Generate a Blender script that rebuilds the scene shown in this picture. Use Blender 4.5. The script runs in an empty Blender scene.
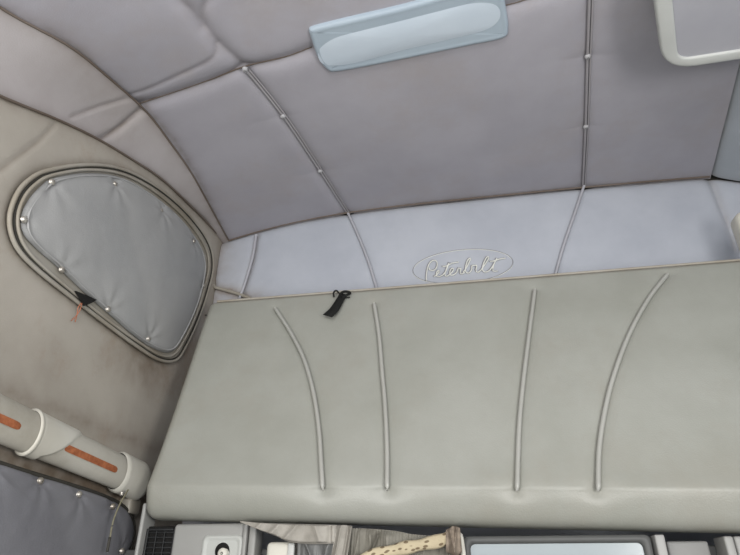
import bpy, math, random
import numpy as np
from math import sin, cos, radians, pi
random.seed(4); rng = np.random.default_rng(7)
EYE = 1.0                                   # eye height above the cab floor; working coordinates are relative to it
OFF = np.array([0, 0, EYE])
FPX = 560.0
yaw, pitch = radians(10), radians(28)
Fv = np.array([-sin(yaw)*cos(pitch), cos(yaw)*cos(pitch), sin(pitch)])
Rv = np.array([cos(yaw), sin(yaw), 0.0]); Uv = np.cross(Rv, Fv)
def ray(q): return Fv*FPX + Rv*(q[0]-370) + Uv*(277.5-q[1])
def onX(q, x0): r = ray(q); return r*(x0/r[0])
def onY(q, y0): r = ray(q); return r*(y0/r[1])
def onZ(q, z0): r = ray(q); return r*(z0/r[2])
def proj(P):
    d = P@Fv
    return np.stack([370+FPX*(P@Rv)/d, 277.5-FPX*(P@Uv)/d], -1), d
COL = bpy.context.scene.collection

# ------------------------------------------------------------------ materials
def s2l(c):
    c = c/255.0
    return c/12.92 if c <= 0.04045 else ((c+0.055)/1.055)**2.4
def rgb(r, g, b): return (s2l(r), s2l(g), s2l(b), 1)
def material(name, col, col2=None, rough=0.5, bump=0.12, scale=260, dirt=None, blotch=4.0, spec=0.35, metal=0.0, stain=None, stain_amt=0.5, wave=0.0, emis=0):
    m = bpy.data.materials.new(name); m.use_nodes = True
    nt = m.node_tree; N = nt.nodes; L = nt.links
    b = N['Principled BSDF']; b.inputs['Roughness'].default_value = rough
    b.inputs['Specular IOR Level'].default_value = spec; b.inputs['Metallic'].default_value = metal
    tc = N.new('ShaderNodeTexCoord')
    n1 = N.new('ShaderNodeTexNoise'); n1.inputs['Scale'].default_value = blotch; n1.inputs['Detail'].default_value = 5; n1.inputs['Roughness'].default_value = .6
    L.new(tc.outputs['Object'], n1.inputs['Vector'])
    mx = N.new('ShaderNodeMix'); mx.data_type = 'RGBA'
    mx.inputs['A'].default_value = rgb(*col); mx.inputs['B'].default_value = rgb(*(col2 or tuple(max(0, c-8) for c in col)))
    rm = N.new('ShaderNodeMapRange'); rm.inputs['From Min'].default_value = .35; rm.inputs['From Max'].default_value = .68
    L.new(n1.outputs['Fac'], rm.inputs['Value']); L.new(rm.outputs['Result'], mx.inputs['Factor'])
    out = mx.outputs['Result']
    if stain:
        n3 = N.new('ShaderNodeTexNoise'); n3.inputs['Scale'].default_value = 2.6; n3.inputs['Detail'].default_value = 9; n3.inputs['Roughness'].default_value = .72
        L.new(tc.outputs['Object'], n3.inputs['Vector'])
        r3 = N.new('ShaderNodeMapRange'); r3.inputs['From Min'].default_value = .5; r3.inputs['From Max'].default_value = .75; r3.inputs['To Max'].default_value = stain_amt
        L.new(n3.outputs['Fac'], r3.inputs['Value'])
        m3 = N.new('ShaderNodeMix'); m3.data_type = 'RGBA'; m3.inputs['B'].default_value = rgb(*stain)
        L.new(out, m3.inputs['A']); L.new(r3.outputs['Result'], m3.inputs['Factor']); out = m3.outputs['Result']
    if dirt:
        at = N.new('ShaderNodeAttribute'); at.attribute_name = 'dirt'
        n2 = N.new('ShaderNodeTexNoise'); n2.inputs['Scale'].default_value = 22; n2.inputs['Detail'].default_value = 7
        L.new(tc.outputs['Object'], n2.inputs['Vector'])
        ml = N.new('ShaderNodeMath'); ml.operation = 'MULTIPLY'; L.new(at.outputs['Fac'], ml.inputs[0])
        r2 = N.new('ShaderNodeMapRange'); r2.inputs['From Min'].default_value = .3; r2.inputs['From Max'].default_value = .65; r2.inputs['To Min'].default_value = .45
        L.new(n2.outputs['Fac'], r2.inputs['Value']); L.new(r2.outputs['Result'], ml.inputs[1])
        m2 = N.new('ShaderNodeMix'); m2.data_type = 'RGBA'; m2.inputs['B'].default_value = rgb(*dirt)
        L.new(out, m2.inputs['A']); L.new(ml.outputs[0], m2.inputs['Factor']); out = m2.outputs['Result']
    L.new(out, b.inputs['Base Color'])
    nb = N.new('ShaderNodeTexNoise'); nb.inputs['Scale'].default_value = scale; nb.inputs['Detail'].default_value = 3
    L.new(tc.outputs['Object'], nb.inputs['Vector'])
    h = nb.outputs['Fac']
    if wave:
        nw = N.new('ShaderNodeTexNoise'); nw.inputs['Scale'].default_value = 7; nw.inputs['Detail'].default_value = 3
        L.new(tc.outputs['Object'], nw.inputs['Vector'])
        ma = N.new('ShaderNodeMath'); ma.operation = 'MULTIPLY_ADD'; ma.inputs[1].default_value = wave
        L.new(nw.outputs['Fac'], ma.inputs[0]); L.new(h, ma.inputs[2]); h = ma.outputs[0]
    bp = N.new('ShaderNodeBump'); bp.inputs['Strength'].default_value = bump; bp.inputs['Distance'].default_value = .002
    L.new(h, bp.inputs['Height']); L.new(bp.outputs['Normal'], b.inputs['Normal'])
    if emis:
        L.new(out, b.inputs['Emission Color']); b.inputs['Emission Strength'].default_value = emis
    return m
M = {}
M['ceil'] = material('mauve_grey_vinyl', (163, 161, 168), (155, 153, 160), rough=.5, stain=(156, 149, 147), stain_amt=.7, dirt=(96, 84, 72), wave=5, bump=.2)
M['cove'] = material('warm_grey_vinyl', (174, 169, 169), (163, 157, 156), rough=.5, dirt=(98, 82, 66), stain=(146, 138, 128), wave=5, bump=.2)
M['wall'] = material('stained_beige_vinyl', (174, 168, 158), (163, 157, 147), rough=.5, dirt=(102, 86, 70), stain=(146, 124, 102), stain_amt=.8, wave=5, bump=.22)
M['rear'] = material('pale_lilac_vinyl', (175, 179, 187), (163, 167, 176), rough=.47, dirt=(128, 112, 94), wave=5, bump=.2)
M['rcove'] = material('pale_blue_grey_vinyl', (168, 174, 180), (160, 166, 172), rough=.5, dirt=(120, 112, 100), wave=4)
M['bunk'] = material('pale_grey_vinyl', (149, 150, 143), (140, 141, 133), rough=.4, dirt=(120, 108, 90), wave=6, bump=.25, stain=(138, 134, 123), stain_amt=.5, spec=.45)
M['bunkpipe'] = material('pale_welt', (162, 162, 156), rough=.38, bump=.05, spec=.5)
M['ceilpipe'] = material('mauve_welt', (156, 153, 156), rough=.45, bump=.05)
M['rearpipe'] = material('lilac_welt', (172, 172, 178), rough=.42, bump=.05)
M['seam'] = material('soiled_shaded_seam', (112, 102, 94), (92, 80, 70), rough=.8)
M['cover'] = material('grey_cover_vinyl', (159, 159, 158), (149, 150, 150), rough=.5, dirt=(84, 84, 82), wave=7, bump=.3)
M['cover2'] = material('slate_cover_vinyl', (126, 126, 130), (114, 114, 119), rough=.5, dirt=(70, 70, 70), wave=7, bump=.3)
M['trimr'] = material('grey_green_trim', (160, 156, 147), (138, 130, 116), rough=.5, dirt=(100, 90, 70), bump=.1)
M['gasket'] = material('dark_gasket', (62, 60, 54), (48, 46, 42), rough=.7)
M['snap'] = material('worn_metal_snap', (196, 192, 184), (160, 152, 140), rough=.32, metal=.7, bump=.02)
M['button'] = material('covered_button', (168, 168, 170), rough=.45, bump=.04)
M['bezel'] = material('blue_grey_plastic', (158, 171, 181), (150, 163, 174), rough=.45, bump=.02, emis=.06)  # faint glow added to brighten the unlit bezel
M['lens'] = material('frosted_lens', (178, 188, 197), (171, 182, 192), rough=.35, bump=.03, emis=.15)  # faint glow added to the lens; the lamp itself is off
M['frame'] = material('pale_green_grey_plastic', (188, 190, 187), (180, 182, 179), rough=.4, bump=.04, emis=.0)
M['inset'] = material('smooth_grey_panel', (168, 168, 174), (160, 160, 167), rough=.45, bump=.02)
M['white'] = material('ivory_plastic', (204, 202, 192), (192, 189, 178), rough=.42, bump=.04, stain=(160, 150, 130), stain_amt=.3)
M['rail'] = material('rail_padding', (190, 187, 177), (172, 168, 157), rough=.5, bump=.2, stain=(140, 132, 116), stain_amt=.6, wave=4)
M['orange'] = material('worn_orange_strip', (178, 110, 72), (136, 76, 46), rough=.75, bump=.5, scale=120, blotch=60)
M['black'] = material('black_webbing', (26, 26, 24), (16, 16, 15), rough=.85, bump=.5, scale=500)
M['hole'] = material('dark_void', (22, 21, 20), rough=.9)
M['grille'] = material('black_grille', (34, 35, 36), rough=.5)
M['fascia'] = material('light_grey_plastic', (150, 150, 147), (142, 142, 139), rough=.4, bump=.05, dirt=(100, 96, 86))
M['fascia_d'] = material('mid_grey_plastic', (128, 128, 126), (118, 118, 116), rough=.45, bump=.05)
M['chrome'] = material('satin_recess', (176, 178, 174), (164, 166, 162), rough=.45, bump=.02)
M['cloth'] = material('grey_brown_cloth', (158, 154, 146), (130, 126, 118), rough=.7, bump=.4, scale=300, blotch=14)
M['cloth2'] = material('slate_cloth', (122, 123, 122), (108, 109, 108), rough=.55, bump=.3, blotch=14)
M['cloth3'] = material('olive_grey_cloth', (126, 123, 114), (104, 101, 92), rough=.7, bump=.4, blotch=18)
M['seal'] = material('charcoal_frame', (84, 85, 84), (74, 75, 74), rough=.5, bump=.05)
M['floor'] = material('dark_cab_carpet', (60, 58, 55), (48, 46, 44), rough=.95, bump=.8, scale=400)
M['pink'] = material('copper_pink_wire', (176, 112, 84), rough=.5)
M['cord'] = material('dull_khaki_cord', (120, 116, 96), rough=.7)
M['lettering'] = material('emboss_highlight', (222, 223, 216), rough=.35, bump=.05)  # highlight on the raised letters, painted as a pale colour
M['letter_shade'] = material('emboss_shade', (138, 139, 143), rough=.55, bump=.05)  # shaded side of the raised letters, painted as a darker colour
def webbing_material():                     # beige woven strip with a brown pattern
    m = material('beige_woven_pattern', (190, 178, 150), (170, 158, 132), rough=.85, bump=.6, scale=300)
    nt = m.node_tree; N = nt.nodes; L = nt.links; b = N['Principled BSDF']
    src = b.inputs['Base Color'].links[0].from_socket
    uv = N.new('ShaderNodeUVMap'); br = N.new('ShaderNodeTexVoronoi'); br.inputs['Scale'].default_value = 1
    mp = N.new('ShaderNodeMapping'); mp.inputs['Scale'].default_value = (16, 3.2, 1)
    L.new(uv.outputs['UV'], mp.inputs['Vector']); L.new(mp.outputs['Vector'], br.inputs['Vector'])
    r = N.new('ShaderNodeMapRange'); r.inputs['From Min'].default_value = .28; r.inputs['From Max'].default_value = .36; r.inputs['To Min'].default_value = .8; r.inputs['To Max'].default_value = 0
    L.new(br.outputs['Distance'], r.inputs['Value'])
    mx = N.new('ShaderNodeMix'); mx.data_type = 'RGBA'; mx.inputs['B'].default_value = rgb(84, 66, 46)
    L.new(src, mx.inputs['A']); L.new(r.outputs['Result'], mx.inputs['Factor']); L.new(mx.outputs['Result'], b.inputs['Base Color'])
    return m
M['webbing'] = webbing_material()

# ------------------------------------------------------------------ object helpers
def tag(o, label=None, cat=None, group=None, kind=None):
    for k, v in (('label', label), ('category', cat), ('group', group), ('kind', kind)):
        if v: o[k] = v
    return o
def empty(name, loc):
    o = bpy.data.objects.new(name, None); COL.objects.link(o); o.location = np.array(loc)+OFF; o.empty_display_size = .05
    return o
def wloc(o):
    v = np.zeros(3)
    while o is not None: v = v+np.array(o.location); o = o.parent
    return v
def mesh(name, V, Fc, mat, parent=None, dirt=None, smooth=True, uv=None):
    V = np.asarray(V, float)+OFF
    if parent is not None: V = V-wloc(parent)
    me = bpy.data.meshes.new(name); me.from_pydata(V.tolist(), [], [tuple(int(i) for i in f) for f in Fc])
    me.materials.append(mat)
    if smooth: me.polygons.foreach_set('use_smooth', [True]*len(me.polygons))
    if dirt is not None:
        a = me.attributes.new('dirt', 'FLOAT', 'POINT'); a.data.foreach_set('value', np.asarray(dirt, np.float32))
    if uv is not None:
        l = me.uv_layers.new(name='UVMap')
        idx = np.zeros(len(me.loops), int); me.loops.foreach_get('vertex_index', idx)
        l.data.foreach_set('uv', np.asarray(uv)[idx].astype(np.float32).ravel())
    me.update()
    o = bpy.data.objects.new(name, me); COL.objects.link(o)
    if parent is not None: o.parent = parent
    return o
class MB:
    def __init__(s): s.V = []; s.F = []
    def add(s, V, F):
        n = len(s.V); s.V += [tuple(v) for v in V]; s.F += [tuple(int(i)+n for i in f) for f in F]; return s
    def build(s, name, mat, parent=None, smooth=True): return mesh(name, s.V, s.F, mat, parent, smooth=smooth)
def gridfaces(n, m, closed_n=False, closed_m=False, flip=False):
    F = []
    for i in range(n if closed_n else n-1):
        for j in range(m if closed_m else m-1):
            a = i*m+j; b = ((i+1) % n)*m+j; c = ((i+1) % n)*m+(j+1) % m; d = i*m+(j+1) % m
            F.append((a, d, c, b) if flip else (a, b, c, d))
    return F
def smooth_line(pts, n=8, closed=False):    # Catmull-Rom
    P = [np.array(p, float) for p in pts]; out = []; k = len(P)
    rngk = range(k if closed else k-1)
    for i in rngk:
        if closed: p0, p1, p2, p3 = P[i-1], P[i], P[(i+1) % k], P[(i+2) % k]
        else: p0, p1, p2, p3 = P[max(i-1, 0)], P[i], P[i+1], P[min(i+2, k-1)]
        for t in np.arange(n)/n:
            out.append(.5*((2*p1)+(-p0+p2)*t+(2*p0-5*p1+4*p2-p3)*t*t+(-p0+3*p1-3*p2+p3)*t**3))
    if not closed: out.append(P[-1])
    return np.array(out)
def resample(P, step):
    d = np.r_[0, np.cumsum(np.linalg.norm(np.diff(P, axis=0), axis=1))]
    n = max(2, int(d[-1]/step)+1); t = np.linspace(0, d[-1], n)
    return np.stack([np.interp(t, d, P[:, i]) for i in range(P.shape[1])], 1)
def tube(P, r, sides=10, closed=False, ref=(0, 0, 1), flat=1.0):
    P = np.asarray(P, float); n = len(P)
    T = (np.roll(P, -1, 0)-np.roll(P, 1, 0)) if closed else np.gradient(P, axis=0)
    T /= np.linalg.norm(T, axis=1)[:, None]+1e-12
    R = np.full(n, r) if np.isscalar(r) else np.asarray(r)
    ref = np.array(ref, float); V = []
    for i in range(n):
        a = np.cross(T[i], ref)
        if np.linalg.norm(a) < 1e-3: a = np.cross(T[i], (1, .1, 0))
        a /= np.linalg.norm(a); b = np.cross(a, T[i])
        for k in range(sides):
            t = 2*pi*k/sides; V.append(P[i]+R[i]*(a*cos(t)+b*flat*sin(t)))
    F = gridfaces(n, sides, closed, True)
    if not closed:
        F += [tuple(range(sides))[::-1], tuple((n-1)*sides+k for k in range(sides))]
    return V, F
def dome(c, nrm, r, h, mb, base=0.0, seg=14):          # a low button or snap head
    nrm = np.array(nrm, float); nrm /= np.linalg.norm(nrm)
    a = np.cross(nrm, (0.3, 0.2, 1)); a /= np.linalg.norm(a); b = np.cross(nrm, a)
    V = []; prof = [(r, -.002), (r, h*.25), (r*.9, h*.6), (r*.6, h*.92), (r*.25, h)]
    for q, z in prof:
        for k in range(seg):
            t = 2*pi*k/seg; V.append(np.array(c)+a*q*cos(t)+b*q*sin(t)+nrm*(z+base))
    V.append(np.array(c)+nrm*(h+base))
    F = gridfaces(len(prof), seg, False, True)
    F += [(4*seg+k, 4*seg+(k+1) % seg, 5*seg) for k in range(seg)] + [tuple(range(seg))[::-1]]
    return mb.add(V, F)
def rbox(lo, hi, r=.006, seg=3, rot=None):             # rounded box
    lo = np.array(lo, float); hi = np.array(hi, float); c = (lo+hi)/2; h = (hi-lo)/2; r = min(r, h.min()*.99)
    axes = []
    for k in range(3):
        e = [-h[k]+r*(1-cos(t)) if False else -h[k]+r*(1-math.cos(t)) for t in np.linspace(0, pi/2, seg+1)]
        axes.append(e+[-x for x in e[::-1]])
    V = []; F = []; idx = {}
    n = len(axes[0])
    def vid(i, j, k):
        if (i, j, k) not in idx:
            p = np.array([axes[0][i], axes[1][j], axes[2][k]]); q = np.clip(p, -(h-r), h-r); d = p-q; L = np.linalg.norm(d)
            if L > 1e-9: p = q+d/L*r
            idx[(i, j, k)] = len(V); V.append(p+c)
        return idx[(i, j, k)]
    for a in range(n-1):
        for b in range(n-1):
            F += [(vid(a, b, 0), vid(a, b+1, 0), vid(a+1, b+1, 0), vid(a+1, b, 0)), (vid(a, b, n-1), vid(a+1, b, n-1), vid(a+1, b+1, n-1), vid(a, b+1, n-1)),
                  (vid(a, 0, b), vid(a+1, 0, b), vid(a+1, 0, b+1), vid(a, 0, b+1)), (vid(a, n-1, b), vid(a, n-1, b+1), vid(a+1, n-1, b+1), vid(a+1, n-1, b)),
                  (vid(0, a, b), vid(0, a, b+1), vid(0, a+1, b+1), vid(0, a+1, b)), (vid(n-1, a, b), vid(n-1, a+1, b), vid(n-1, a+1, b+1), vid(n-1, a, b+1))]
    return V, F
def noise2(X, Y, s, seed, oct=3):                       # cheap smooth noise from random sines
    r = np.random.default_rng(seed); out = np.zeros_like(X); amp = 1
    for o in range(oct):
        for k in range(6):
            a = r.uniform(0, 2*pi); f = s*2**o*r.uniform(.6, 1.4); out += amp*np.sin((X*cos(a)+Y*sin(a))*f+r.uniform(0, 6.28))/6
        amp *= .5
    return out
def segdist(Mx, poly):                                  # distance of every point of Mx (...,2) to a polyline
    d = np.full(Mx.shape[:-1], 1e9)
    for a, b in zip(poly[:-1], poly[1:]):
        ab = b-a; L = ab@ab+1e-12; t = np.clip(((Mx-a)@ab)/L, 0, 1)
        d = np.minimum(d, np.linalg.norm(Mx-a-t[..., None]*ab, axis=-1))
    return d
class Surf:                                             # a gridded surface that knows its own metric coordinates
    def __init__(s, P, Mt, towards):
        s.P = P; s.M = Mt
        du = np.gradient(P, axis=0); dv = np.gradient(P, axis=1); N = np.cross(du, dv)
        N /= np.linalg.norm(N, axis=-1)[..., None]+1e-12
        sg = np.sign(((np.array(towards)-P)*N).sum(-1)); s.N = N*sg[..., None]
        s.q, s.d = proj(P); s.disp = np.zeros(P.shape[:2]); s.dirt = np.zeros(P.shape[:2])
        s.flip = sg.mean() < 0; s.base_disp = None
    def at(s, px):
        e = np.linalg.norm(s.q-np.array(px), axis=-1); e[s.d < .05] = 1e9
        i, j = np.unravel_index(e.argmin(), e.shape); n, m = e.shape
        i0 = min(max(i, 1), n-2); j0 = min(max(j, 1), m-2)
        J = np.stack([(s.q[i0+1, j0]-s.q[i0-1, j0])/2, (s.q[i0, j0+1]-s.q[i0, j0-1])/2], 1)
        try: t = np.clip(np.linalg.solve(J, np.array(px)-s.q[i0, j0]), -1.6, 1.6)
        except Exception: t = (0, 0)
        f = lambda A: A[i0, j0]+t[0]*(A[i0+1, j0]-A[i0-1, j0])/2+t[1]*(A[i0, j0+1]-A[i0, j0-1])/2
        return f(s.P), s.N[i0, j0], f(s.M), s.base_disp[i0, j0] if s.base_disp is not None else 0.0
    def line(s, pts, n=6): return [s.at(p) for p in smooth_line(pts, n)]
    def groove(s, pts, depth, width, dirt=.0, dw=.012, n=6, onlydirt=False):
        L = s.line(pts, n); poly = np.array([l[2] for l in L]); d = segdist(s.M, poly)
        if not onlydirt: s.disp -= depth*np.exp(-np.abs(d/width)**1.3)
        if dirt: s.dirt = np.maximum(s.dirt, dirt*np.exp(-(d/dw)**1.2))
        return L
    def crease(s, pts, amp, w, n=4):                    # one sided step: a fold in the vinyl
        poly = np.array([l[2] for l in s.line(pts, n)]); d = segdist(s.M, poly)
        s.disp += amp*np.exp(-d/w)
    def build(s, name, mat, parent=None):
        V = (s.P+s.N*s.disp[..., None]).reshape(-1, 3); n, m = s.disp.shape
        return mesh(name, V, gridfaces(n, m, flip=s.flip), mat, parent, dirt=s.dirt.ravel())
    def lift(s, pts, h, n=8, step=None):
        return np.array([l[0]+l[1]*(h+l[3]) for l in s.line(pts, n)])
I = lambda x, xs, ys: np.interp(x, xs, ys)
def softI(x, xs, ys):                                   # smoothed interpolation
    return sum(np.interp(x+o, xs, ys)*w for o, w in ((-.08, .15), (-.04, .2), (0, .3), (.04, .2), (.08, .15)))
YR = 1.95
# ------------------------------------------------------------------ ceiling
AY = [-.6, .3, .67, .82, 1.10, 1.16, 1.48, 1.98]
def xA(y): return softI(y, AY, [-.95, -.955, -.955, -.915, -.915, -.912, -.925, -.975])
def zA(y): return softI(y, AY, [.93, 1.02, 1.11, 1.18, 1.265, 1.28, 1.30, 1.29])
def xE(y): return I(y, [-.6, .5, 1.38, 1.97], [.80, .82, .90, 1.01])
def ztop(x, y):
    d = np.clip(-x, 0, None)/np.abs(xA(y)); e = np.clip(x, 0, None)
    return 1.385-(1.385-zA(y))*d**3-.012*e**3
s_, t_ = np.meshgrid(np.linspace(0, 1, 300), np.r_[np.linspace(-.6, .7, 50)[:-1], np.linspace(.7, YR+.012, 212)], indexing='ij')
X = xA(t_)-.014+(xE(t_)-xA(t_)+.014)*s_
ce = Surf(np.stack([X, t_, ztop(X, t_)], -1), np.stack([X, t_], -1), (0, .8, 0))
ce.disp += .004*noise2(X, t_, 6, 3); ce.base_disp = ce.disp.copy()
lineC = [(120, -90), (152, -36), (176, -2), (190, 12), (205, 30), (222, 48), (245, 70), (283, 117), (320, 172), (348, 215)]
lineD = [(594, -200), (592, -100), (590, -6), (588, 58), (586, 128), (583, 188)]
lineS = [(140, 108), (170, 98), (210, 84), (245, 70), (285, 60), (312, 50)]
lineS2 = [(504, 8), (520, 4), (545, -4), (590, -16)]
LC = ce.groove(lineC, .014, .02, .22); LD = ce.groove(lineD, .014, .02, .12)
ce.groove(lineS, .016, .022, .55, .008); ce.groove(lineS2, .012, .02, .3, .008)
ce.groove([(212, -4), (203, 12), (205, 30)], .008, .014, .3, .008)
ce.groove([(128, 98), (150, 90), (180, 76), (205, 64), (215, 56), (217, 46)], .005, .008, .3, .006)
ce.groove([(-4, 8), (35, 26), (70, 45), (100, 72), (130, 100), (145, 107), (190, 165), (228, 243)], .005, .03, .6, .014)
ce.dirt = np.maximum(ce.dirt, .35*np.exp(-((YR-t_)/.02)))
for q in [(245, 70), (283, 117), (320, 172), (588, 58), (586, 128)]:
    m2 = ce.at(q)[2]; dx = ce.M-m2; ce.disp -= .004*np.exp(-np.abs(dx[..., 1])/.014)*np.exp(-np.abs(dx[..., 0])/.05)
ceiling = tag(ce.build('ceiling', M['ceil']), kind='structure')
for i, q in enumerate([lineC[6:], lineD]):
    mb = MB(); P = resample(ce.lift(q, -.006), .01); mb.add(*tube(P, .0042, 8)); mb.add(*tube(P+np.array([.009, 0, .001]), .003, 8)); mb.build('piping', M['ceilpipe'], ceiling)
yy = np.linspace(.4, YR, 160); xx = xA(yy); mb = MB(); mb.add(*tube(np.stack([xx+.001, yy, zA(yy)+.001], 1), .0032, 8)); mb.build('seam_cord', M['seam'], ceiling)
for q_ in (lineS, lineS2): mb = MB(); mb.add(*tube(resample(ce.lift(q_, -.0155 if q_ is lineS else -.0115), .01), .0022, 6)); mb.build('seam_cord', M['seam'], ceiling)
xx = np.linspace(-.97, 1.0, 120); mb = MB(); mb.add(*tube(np.stack([xx, YR-.006+0*xx, ztop(xx, YR)-.003], 1), .0035, 8)); mb.build('seam_cord', M['seam'], ceiling)
for q in [(245, 70), (283, 117), (320, 172), (588, 58), (586, 128)]:
    p, n, _, bd_ = ce.at(q); dome(p, n, .009, .006, mb := MB(), base=bd_-.003); mb.build('button', M['button'], ceiling)

# ------------------------------------------------------------------ left wall and cove
BY = [-.6, .3, .78, .95, 1.11, 1.42, 1.73, 1.99]
def zB(y): return softI(y, BY, [.5, .76, .97, 1.06, 1.13, 1.235, 1.28, 1.30])
s_, t_ = np.meshgrid(np.linspace(0, 1, 26), np.r_[np.linspace(-.6, .6, 40)[:-1], np.linspace(.6, YR+.005, 180)], indexing='ij')
za, zb, xa = zA(t_), zB(t_), xA(t_)
zb2 = np.minimum(zb, za-.01)
P = np.stack([-1+(xa+1)*s_-.03*np.sin(pi*s_)*np.clip((za-zb2)/.15, 0, 1), t_, zb2+(za-zb2)*s_], -1)
co = Surf(P, np.stack([t_, s_*np.sqrt((za-zb2)**2+(1+xa)**2)], -1), (0, .8, .4))
co.disp -= .006*np.exp(-co.M[..., 1]/.012)
co.dirt = .5*np.exp(-co.M[..., 1]/.015)+.5*np.exp(-(co.M[..., 1].max(0)[None]-co.M[..., 1])/.01)
co.groove([(100, 141), (122, 127), (146, 106)], .012, .012, .6, .008)
co.groove([(72, 117), (100, 107), (131, 98)], .005, .007, .3, .006)
tag(co.build('trim_1', M['cove']), kind='structure')
mb = MB(); yy = np.linspace(.0, YR, 120)
mb.add(*tube(np.stack([-1+.004+0*yy, yy, zB(yy)-.001], 1), .0036, 8)); o = mb.build('trim_2', M['seam']); tag(o, kind='structure')  # brown line along the fold: dirt and shadow put into its colour
s_, t_ = np.meshgrid(np.linspace(0, 1, 170), np.r_[np.linspace(-.6, .7, 40)[:-1], np.linspace(.7, YR+.005, 170)], indexing='ij')
Z = -EYE+(zB(t_)+EYE)*s_
wl = Surf(np.stack([-1+0*Z, t_, Z], -1), np.stack([t_, Z], -1), (0, .8, 0))
wl.disp += .004*noise2(t_, Z, 5, 5)
wl.groove([(-5, 175), (20, 156), (38, 142), (56, 124)], .004, .006, .35, .006)
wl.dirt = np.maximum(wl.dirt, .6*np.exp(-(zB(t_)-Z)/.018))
wl.dirt = np.maximum(wl.dirt, .45*np.exp(-np.clip(YR-t_, 0, 9)/.05))
wl.dirt = np.maximum(wl.dirt, .5*np.exp(-np.abs(Z-.36)/.03)*(t_ > .8)); wl.dirt = np.maximum(wl.dirt, .95*np.exp(-((Z-.20)/.05)**4))  # lower band paints the shadow between rail and lower cover into the wall
wl.dirt = np.maximum(wl.dirt, np.clip(noise2(t_, Z, 7, 77)-.25, 0, 1)*.9*np.clip((t_-.9)/.4, 0, 1)*np.clip((Z-.2)/.1, 0, 1))
PORT_OUT = [(46, 171), (82, 165), (118, 168), (152, 184), (184, 210), (207, 240), (213, 264), (208, 290), (198, 320), (186, 346), (176, 360), (160, 360), (138, 347), (104, 322), (74, 299), (40, 272), (20, 252), (11, 233), (10, 213), (18, 192), (30, 179)]
wl.groove(PORT_OUT+PORT_OUT[:1], .008, .012, .55, .014, n=3)
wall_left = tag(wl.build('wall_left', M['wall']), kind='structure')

# ------------------------------------------------------------------ rear wall
s_, t_ = np.meshgrid(np.linspace(-1.0, 1.16, 330), np.linspace(0, 1, 190), indexing='ij')
zt = np.where(s_ < 1.01, ztop(s_, YR+0*s_), ztop(1.01, YR)-(s_-1.01)*.35)
Z = .04+(zt-.04)*t_
rw = Surf(np.stack([s_, YR+0*Z, Z], -1), np.stack([s_, Z], -1), (0, .8, .5))
rw.disp += .0035*noise2(s_, Z, 5, 9)
rw.disp += .012*np.sin(pi*np.clip((Z-.9)/.5, 0, 1)); rw.base_disp = rw.disp.copy()
ribL = [(348, 213), (360, 240), (370, 266), (379, 296)]; ribR = [(584, 186), (574, 216), (563, 248), (554, 280)]
cornL = [(257, 236), (254, 258), (247, 282), (240, 300)]; cornL2 = [(203, 286), (225, 291), (245, 297), (262, 305)]; cornR = [(711, 178), (720, 203), (730, 230), (736, 250)]
for g in (ribL, ribR): rw.groove(g, .007, .012, .15, .01)
rw.groove(cornL, .012, .012, .45, .012); rw.groove(cornL2, .01, .014, 1.0, .03); rw.groove(cornR, .016, .016, .3, .012)
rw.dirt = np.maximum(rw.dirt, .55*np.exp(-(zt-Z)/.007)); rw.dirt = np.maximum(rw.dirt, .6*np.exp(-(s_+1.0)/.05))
rw.disp -= .012*np.exp(-(zt-Z)/.016)
wall_rear = tag(rw.build('wall_rear', M['rear']), kind='structure')
for g in (ribL, ribR, cornL, cornL2):
    mb = MB(); mb.add(*tube(resample(rw.lift(g, .004), .01), .0055 if g is not cornL2 else .007, 8)); mb.build('piping', M['rearpipe'] if g is not cornL2 else M['trimr'], wall_rear)
# embossed oval and script; pale and dark strokes paint the highlight and shade
def pxline(pts, ox, oy, s): return [(ox+x/s, oy+y/s) for x, y in pts]
S1 = 12.333
strokes = [
 pxline([(228, 440), (226, 400), (232, 340), (245, 280), (270, 225), (310, 196), (350, 205), (362, 245), (345, 295), (305, 318), (268, 308), (262, 285)], 408, 244, S1),
 pxline([(320, 390), (350, 372), (385, 335), (372, 318), (352, 345), (352, 380), (385, 392), (430, 372)], 408, 244, S1),
 pxline([(430, 372), (470, 320), (505, 225), (470, 310), (455, 370), (475, 388), (505, 370)], 408, 244, S1),
 pxline([(425, 270), (480, 262), (540, 232), (625, 217)], 408, 244, S1),
 pxline([(505, 370), (545, 335), (560, 300), (535, 295), (515, 335), (520, 372), (560, 372), (600, 340)], 408, 244, S1),
 pxline([(600, 340), (622, 288), (640, 300), (655, 290), (642, 345), (660, 362), (700, 340)], 408, 244, S1),
 pxline([(60, 405), (100, 350), (150, 250), (145, 232), (115, 260), (92, 340), (95, 395), (130, 412), (165, 370), (168, 325)], 458, 239, S1),
 pxline([(168, 325), (205, 318), (230, 325), (218, 385), (245, 402), (280, 375)], 458, 239, S1),
 pxline([(280, 375), (340, 290), (378, 225), (350, 222), (310, 300), (300, 370), (325, 400), (370, 390)], 458, 239, S1),
 pxline([(370, 390), (410, 350), (478, 228), (440, 300), (425, 375), (445, 390), (485, 385)], 458, 239, S1),
 pxline([(390, 272), (450, 262), (510, 242), (580, 232)], 458, 239, S1)]
ec, ea, eb, er = np.array((463, 268.2)), 50.0, 16.5, radians(-5.2)
oval = []
for k in range(64):
    t = 2*pi*k/64; x = ea*cos(t); y = eb*sin(t); oval.append((ec[0]+x*cos(er)-y*sin(er), ec[1]+x*sin(er)+y*cos(er)))
mbL, mbD = MB(), MB()
for st in strokes:
    P = resample(rw.lift([(a, b+2.4) for a, b in st], .003, n=4), .003)
    mbL.add(*tube(P+np.array([.001, -.002, -.001]), .0024, 6)); mbD.add(*tube(P+np.array([-.0022, 0, .0022]), .0021, 6))
Po = np.array([r_[0]+r_[1]*(r_[3]+.0005) for r_ in map(rw.at, oval)])
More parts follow.
